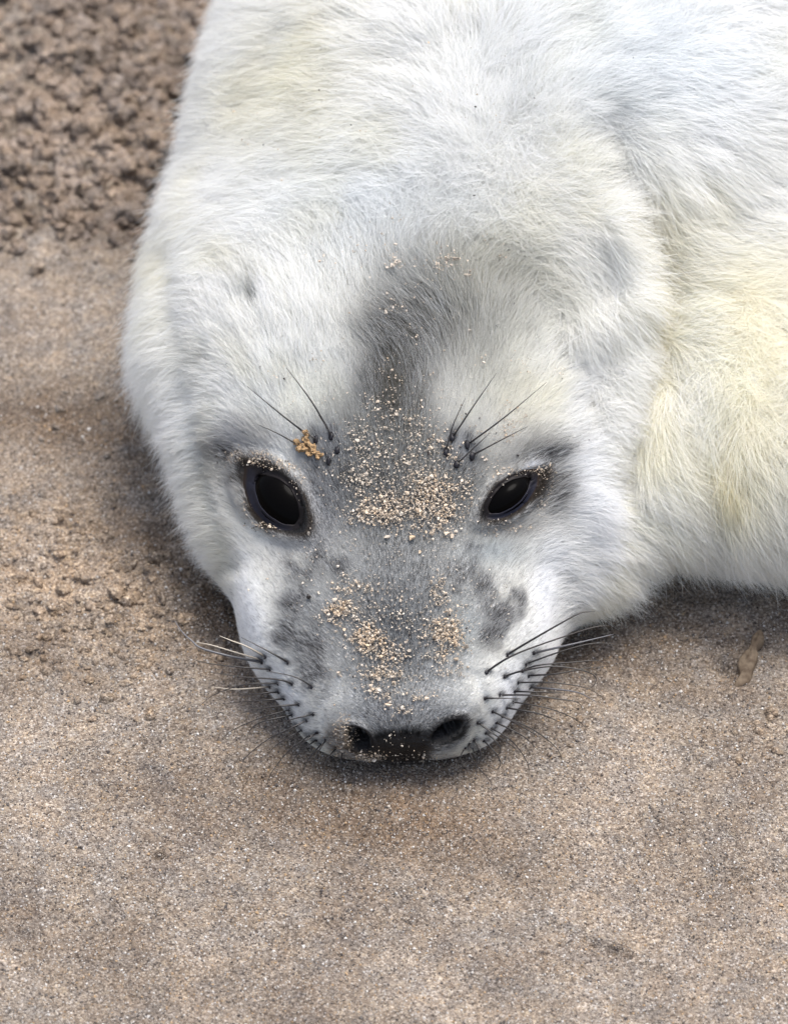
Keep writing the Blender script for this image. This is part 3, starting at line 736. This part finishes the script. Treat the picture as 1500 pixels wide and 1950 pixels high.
def build_grains():
    iv, jf = ico(); cen = []; rad = []; col = []
    # (x, y, rx, ry, count, size, height above the skin in mm, warm)
    CL = [(765, 965, 62, 30, 620, 1.0, 1.6, .5), (825, 950, 34, 42, 460, 1.05, 1.8, .7), (715, 975, 22, 20, 160, 1, 1.6, .6), (790, 900, 60, 30, 260, .9, 1.4, .3),
          (700, 860, 45, 40, 230, .95, 1.4, .3), (760, 830, 70, 40, 230, .85, 1.4, .3), (755, 910, 110, 95, 420, .7, 1.3, .2), (690, 905, 40, 26, 120, .9, 1.5, .2),
          (758, 790, 40, 40, 90, .85, 1.6, .4), (840, 850, 24, 24, 80, 1, 1.6, .4), (965, 812, 22, 22, 80, .8, 1.6, .6), (950, 830, 40, 30, 60, .6, 1.4, .3),
          (672, 1118, 24, 10, 90, 1, 1.5, .5), (645, 1163, 15, 12, 170, 1.1, 1.8, .7), (690, 1145, 50, 26, 170, .9, 1.3, .3), (700, 1215, 20, 13, 220, 1.1, 2.0, .8), (728, 1243, 24, 12, 170, 1, 1.6, .6),
          (668, 1200, 26, 26, 110, .9, 1.3, .3), (852, 1203, 19, 22, 330, 1.05, 2.2, .75), (838, 1255, 22, 20, 90, .9, 1.3, .4), (838, 1130, 13, 20, 110, .95, 1.6, .5), (770, 1205, 70, 55, 420, .8, 1.2, .2),
          (715, 1280, 30, 12, 130, 1, 1.5, .6), (745, 1288, 18, 10, 70, 1, 1.5, .5), (730, 1318, 26, 9, 60, .95, 1.3, .4), (760, 1345, 26, 10, 45, 1, 1.3, .4), (800, 1325, 24, 10, 45, .95, 1.3, .4), (820, 1290, 30, 18, 50, .9, 1.2, .3),
          (905, 1120, 55, 55, 190, .5, 1.2, 0), (950, 1170, 30, 30, 60, .5, 1.2, 0), (750, 1080, 110, 50, 190, .6, 1.2, .1), (620, 1090, 40, 50, 50, .8, 1.2, .1), (560, 1000, 60, 40, 35, .5, 1.2, .2),
          (800, 510, 110, 40, 70, 1.1, 4.6, .3), (745, 515, 14, 9, 16, 1.7, 5, .3), (845, 500, 24, 20, 26, 1.4, 4.8, .4), (740, 595, 26, 16, 22, 1.6, 4.2, .3), (780, 640, 140, 80, 60, .8, 4.0, .3), (700, 470, 60, 40, 24, 1.1, 5, .3), (760, 740, 50, 60, 60, .8, 2.4, .6), (1020, 700, 40, 20, 22, .8, 3.0, .4),
          (765, 690, 130, 110, 110, .7, 2.2, .4), (830, 520, 130, 70, 50, .9, 4.4, .3), (765, 1000, 170, 200, 260, .45, 1.1, .2), (650, 250, 180, 60, 22, .7, 10, .5), (520, 200, 120, 60, 14, .8, 10, .6), (900, 180, 90, 60, 14, .8, 10, .6),
          (648, 1408, 15, 26, 260, .7, .6, .6), (705, 1444, 18, 9, 130, .7, .6, .7), (770, 1440, 50, 10, 36, .7, .5, .4), (835, 1442, 20, 8, 40, .8, .6, .5), (760, 1405, 50, 20, 16, .7, .4, .1), (660, 1450, 40, 8, 120, .8, .5, .6),
          (440, 870, 16, 10, 60, .75, .9, .5), (480, 872, 26, 8, 110, .75, .9, .6), (525, 885, 20, 8, 70, .8, .9, .6), (565, 930, 9, 24, 30, .6, .8, .4), (505, 1003, 30, 7, 60, .7, .8, .6), (470, 975, 10, 16, 24, .6, .8, .5),
          (960, 902, 34, 6, 60, .7, .9, .6), (1010, 896, 20, 7, 50, .75, .9, .6), (1045, 910, 10, 16, 40, .7, 1, .5), (1040, 960, 14, 26, 60, .6, 1.2, .3), (995, 1000, 36, 8, 60, .65, .9, .5), (940, 1015, 20, 6, 30, .6, .9, .3), (900, 900, 36, 30, 50, .5, 1.2, 0)]
    for cx, cy, rx, ry, n, size, lift, warm in CL:
        n = int(n * (2.3 if warm > .35 else 1.9)); lift = lift + .1
        # ragged sub clusters
        k = max(2, n // 24); sub = rng.normal(0, .8, (k, 2)) * [rx, ry]; own = rng.integers(0, k, n)
        xy = sub[own] + rng.normal(0, 1, (n, 2)) * [min(rx * .35, 9), min(ry * .35, 9)] + [cx, cy]
        loose = rng.random(n) < .45; xy[loose] = rng.normal(0, .85, (loose.sum(), 2)) * [rx, ry] + [cx, cy]
        for x, y in xy:
            p, nn = hit(x, y)
            if p is None: continue
            cen.append(p + nn * lift * .001 * rng.uniform(.5, 1.25)); rad.append(.00031 * size * math.exp(rng.normal(0, .45)) * (.5 if rng.random() < .4 else 1))
            w = warm * rng.random(); b = rng.uniform(.55, 1.1)
            c = np.array([.60, .53, .44]) * (1 - w) + np.array([.60, .41, .23]) * w
            if rng.random() < .035: c = np.array([.05, .04, .035])
            col.append(c * b)
    for x, y in ((1065, 512), (975, 580), (1005, 615), (1066, 722), (306, 575), (420, 868), (422, 881), (473, 995), (437, 695), (500, 702), (541, 643), (545, 724), (682, 250), (912, 213), (520, 290), (625, 185), (1020, 195), (1145, 555), (885, 790), (570, 420), (795, 425), (1120, 840), (1200, 120), (905, 380)):
        p, nn = hit(x, y)
        if p is not None:
            cen.append(p + nn * (.0022 if 400 < y else .008)); rad.append(.0005); col.append([.02, .015, .012])
    cen, rad, col = np.array(cen), np.minimum(np.array(rad), .0012), np.array(col); n = len(cen)
    V = iv[None] * (1 + rng.normal(0, .34, (n, 12, 1))) * rad[:, None, None] * rng.uniform(.55, 1.35, (n, 1, 3)) + cen[:, None]
    F = (jf[None] + 12 * np.arange(n)[:, None, None]).reshape(-1, 3)
    o = mesh_obj("sand_grains", V.reshape(-1, 3), F, M_GRAIN, smooth=False)
    vcol(o, "tint", np.clip(np.repeat(col, 12, 0), 0, .9))
    tag(o, "pale and orange sand grains caught in the grey fur of the seal's face", "sand", kind="stuff")
    print("grains", n)
build_grains()

def blob_mesh(cen, rad, step, k):
    lo = (cen - rad[:, None]).min(0) - 3 * step; hi = (cen + rad[:, None]).max(0) + 3 * step
    ax = [np.arange(lo[i], hi[i], step) for i in range(3)]
    G = np.stack(np.meshgrid(*ax, indexing='ij'), -1); d = None
    for c, r in zip(cen, rad):
        e = np.linalg.norm(G - c, axis=-1) - r; d = e if d is None else smin(d, e, k)
    return surface_nets(ax[0], ax[1], ax[2], d)
def build_clump():
    pts = [(570, 842), (578, 850), (588, 856), (597, 860), (606, 864), (600, 852), (590, 846), (581, 858), (571, 856), (584, 838), (586, 829), (609, 870), (593, 866)]
    cen = []; rad = []
    for x, y in pts:
        for _ in range(6):
            p, nn = hit(x + rng.normal(0, 4), y + rng.normal(0, 3)); cen.append(p + nn * rng.uniform(.0008, .0042)); rad.append(rng.uniform(.0004, .0010))
        for t in (.0, .5, 1): cen.append(hit(x, y)[0] + nn * (.0008 + .002 * t)); rad.append(.0008)
    V, F = blob_mesh(np.array(cen), np.array(rad), .00035, .0006)
    V = V + .0007 * np.stack([vnoise(V, .0009, k) for k in (1, 2, 3)], 1)
    o = mesh_obj("sand_clump", V, F, mat_plain("clump", (.50, .33, .17), .8, .2, 1800.0, (.20, .13, .07), .0012))
    tag(o, "orange brown clump of wet sand stuck above the seal's wide open eye", "sand clump")
build_clump()
def build_shell():
    out = [(1449, 1211), (1454, 1226), (1440, 1239), (1443, 1252), (1435, 1272), (1428, 1292), (1416, 1299), (1401, 1303), (1398, 1297), (1408, 1279), (1404, 1264), (1412, 1250), (1425, 1240), (1430, 1224), (1440, 1213)]
    P = catmull(out + [out[0]], 3)[:-1]; n = len(P)
    G = np.array([CAMP + ray(x, y) * ((.002 - CAMP[2]) / ray(x, y)[2]) for x, y in P]); c = G.mean(0)
    Tn = norm(np.roll(G, -1, 0) - np.roll(G, 1, 0)); In = np.stack([-Tn[:, 1], Tn[:, 0], 0 * Tn[:, 0]], 1)
    area = .5 * np.sum(G[:, 0] * np.roll(G[:, 1], -1) - np.roll(G[:, 0], -1) * G[:, 1]); In *= 1 if area > 0 else -1
    V = []; F = []
    for g, h in ((0, -.004), (0, .0006), (.0004, .0014), (.0010, .0018)):
        Q = G + In * g; Q[:, 2] += h + .0035 * np.sin((G[:, 1] - c[1]) * 90) ; V += list(Q)
    for j in range(3):
        for i in range(n): F.append((j * n + i, j * n + (i + 1) % n, (j + 1) * n + (i + 1) % n, (j + 1) * n + i))
    F.append(tuple(range(3 * n, 4 * n)))
    o = mesh_obj("shell_fragment", V, F, mat_plain("shell", (.17, .13, .09), .8, .15, 300.0, (.085, .06, .04), .0012))
    tag(o, "smooth curved tan shell fragment half buried in sand below the seal's flank", "shell")
build_shell()
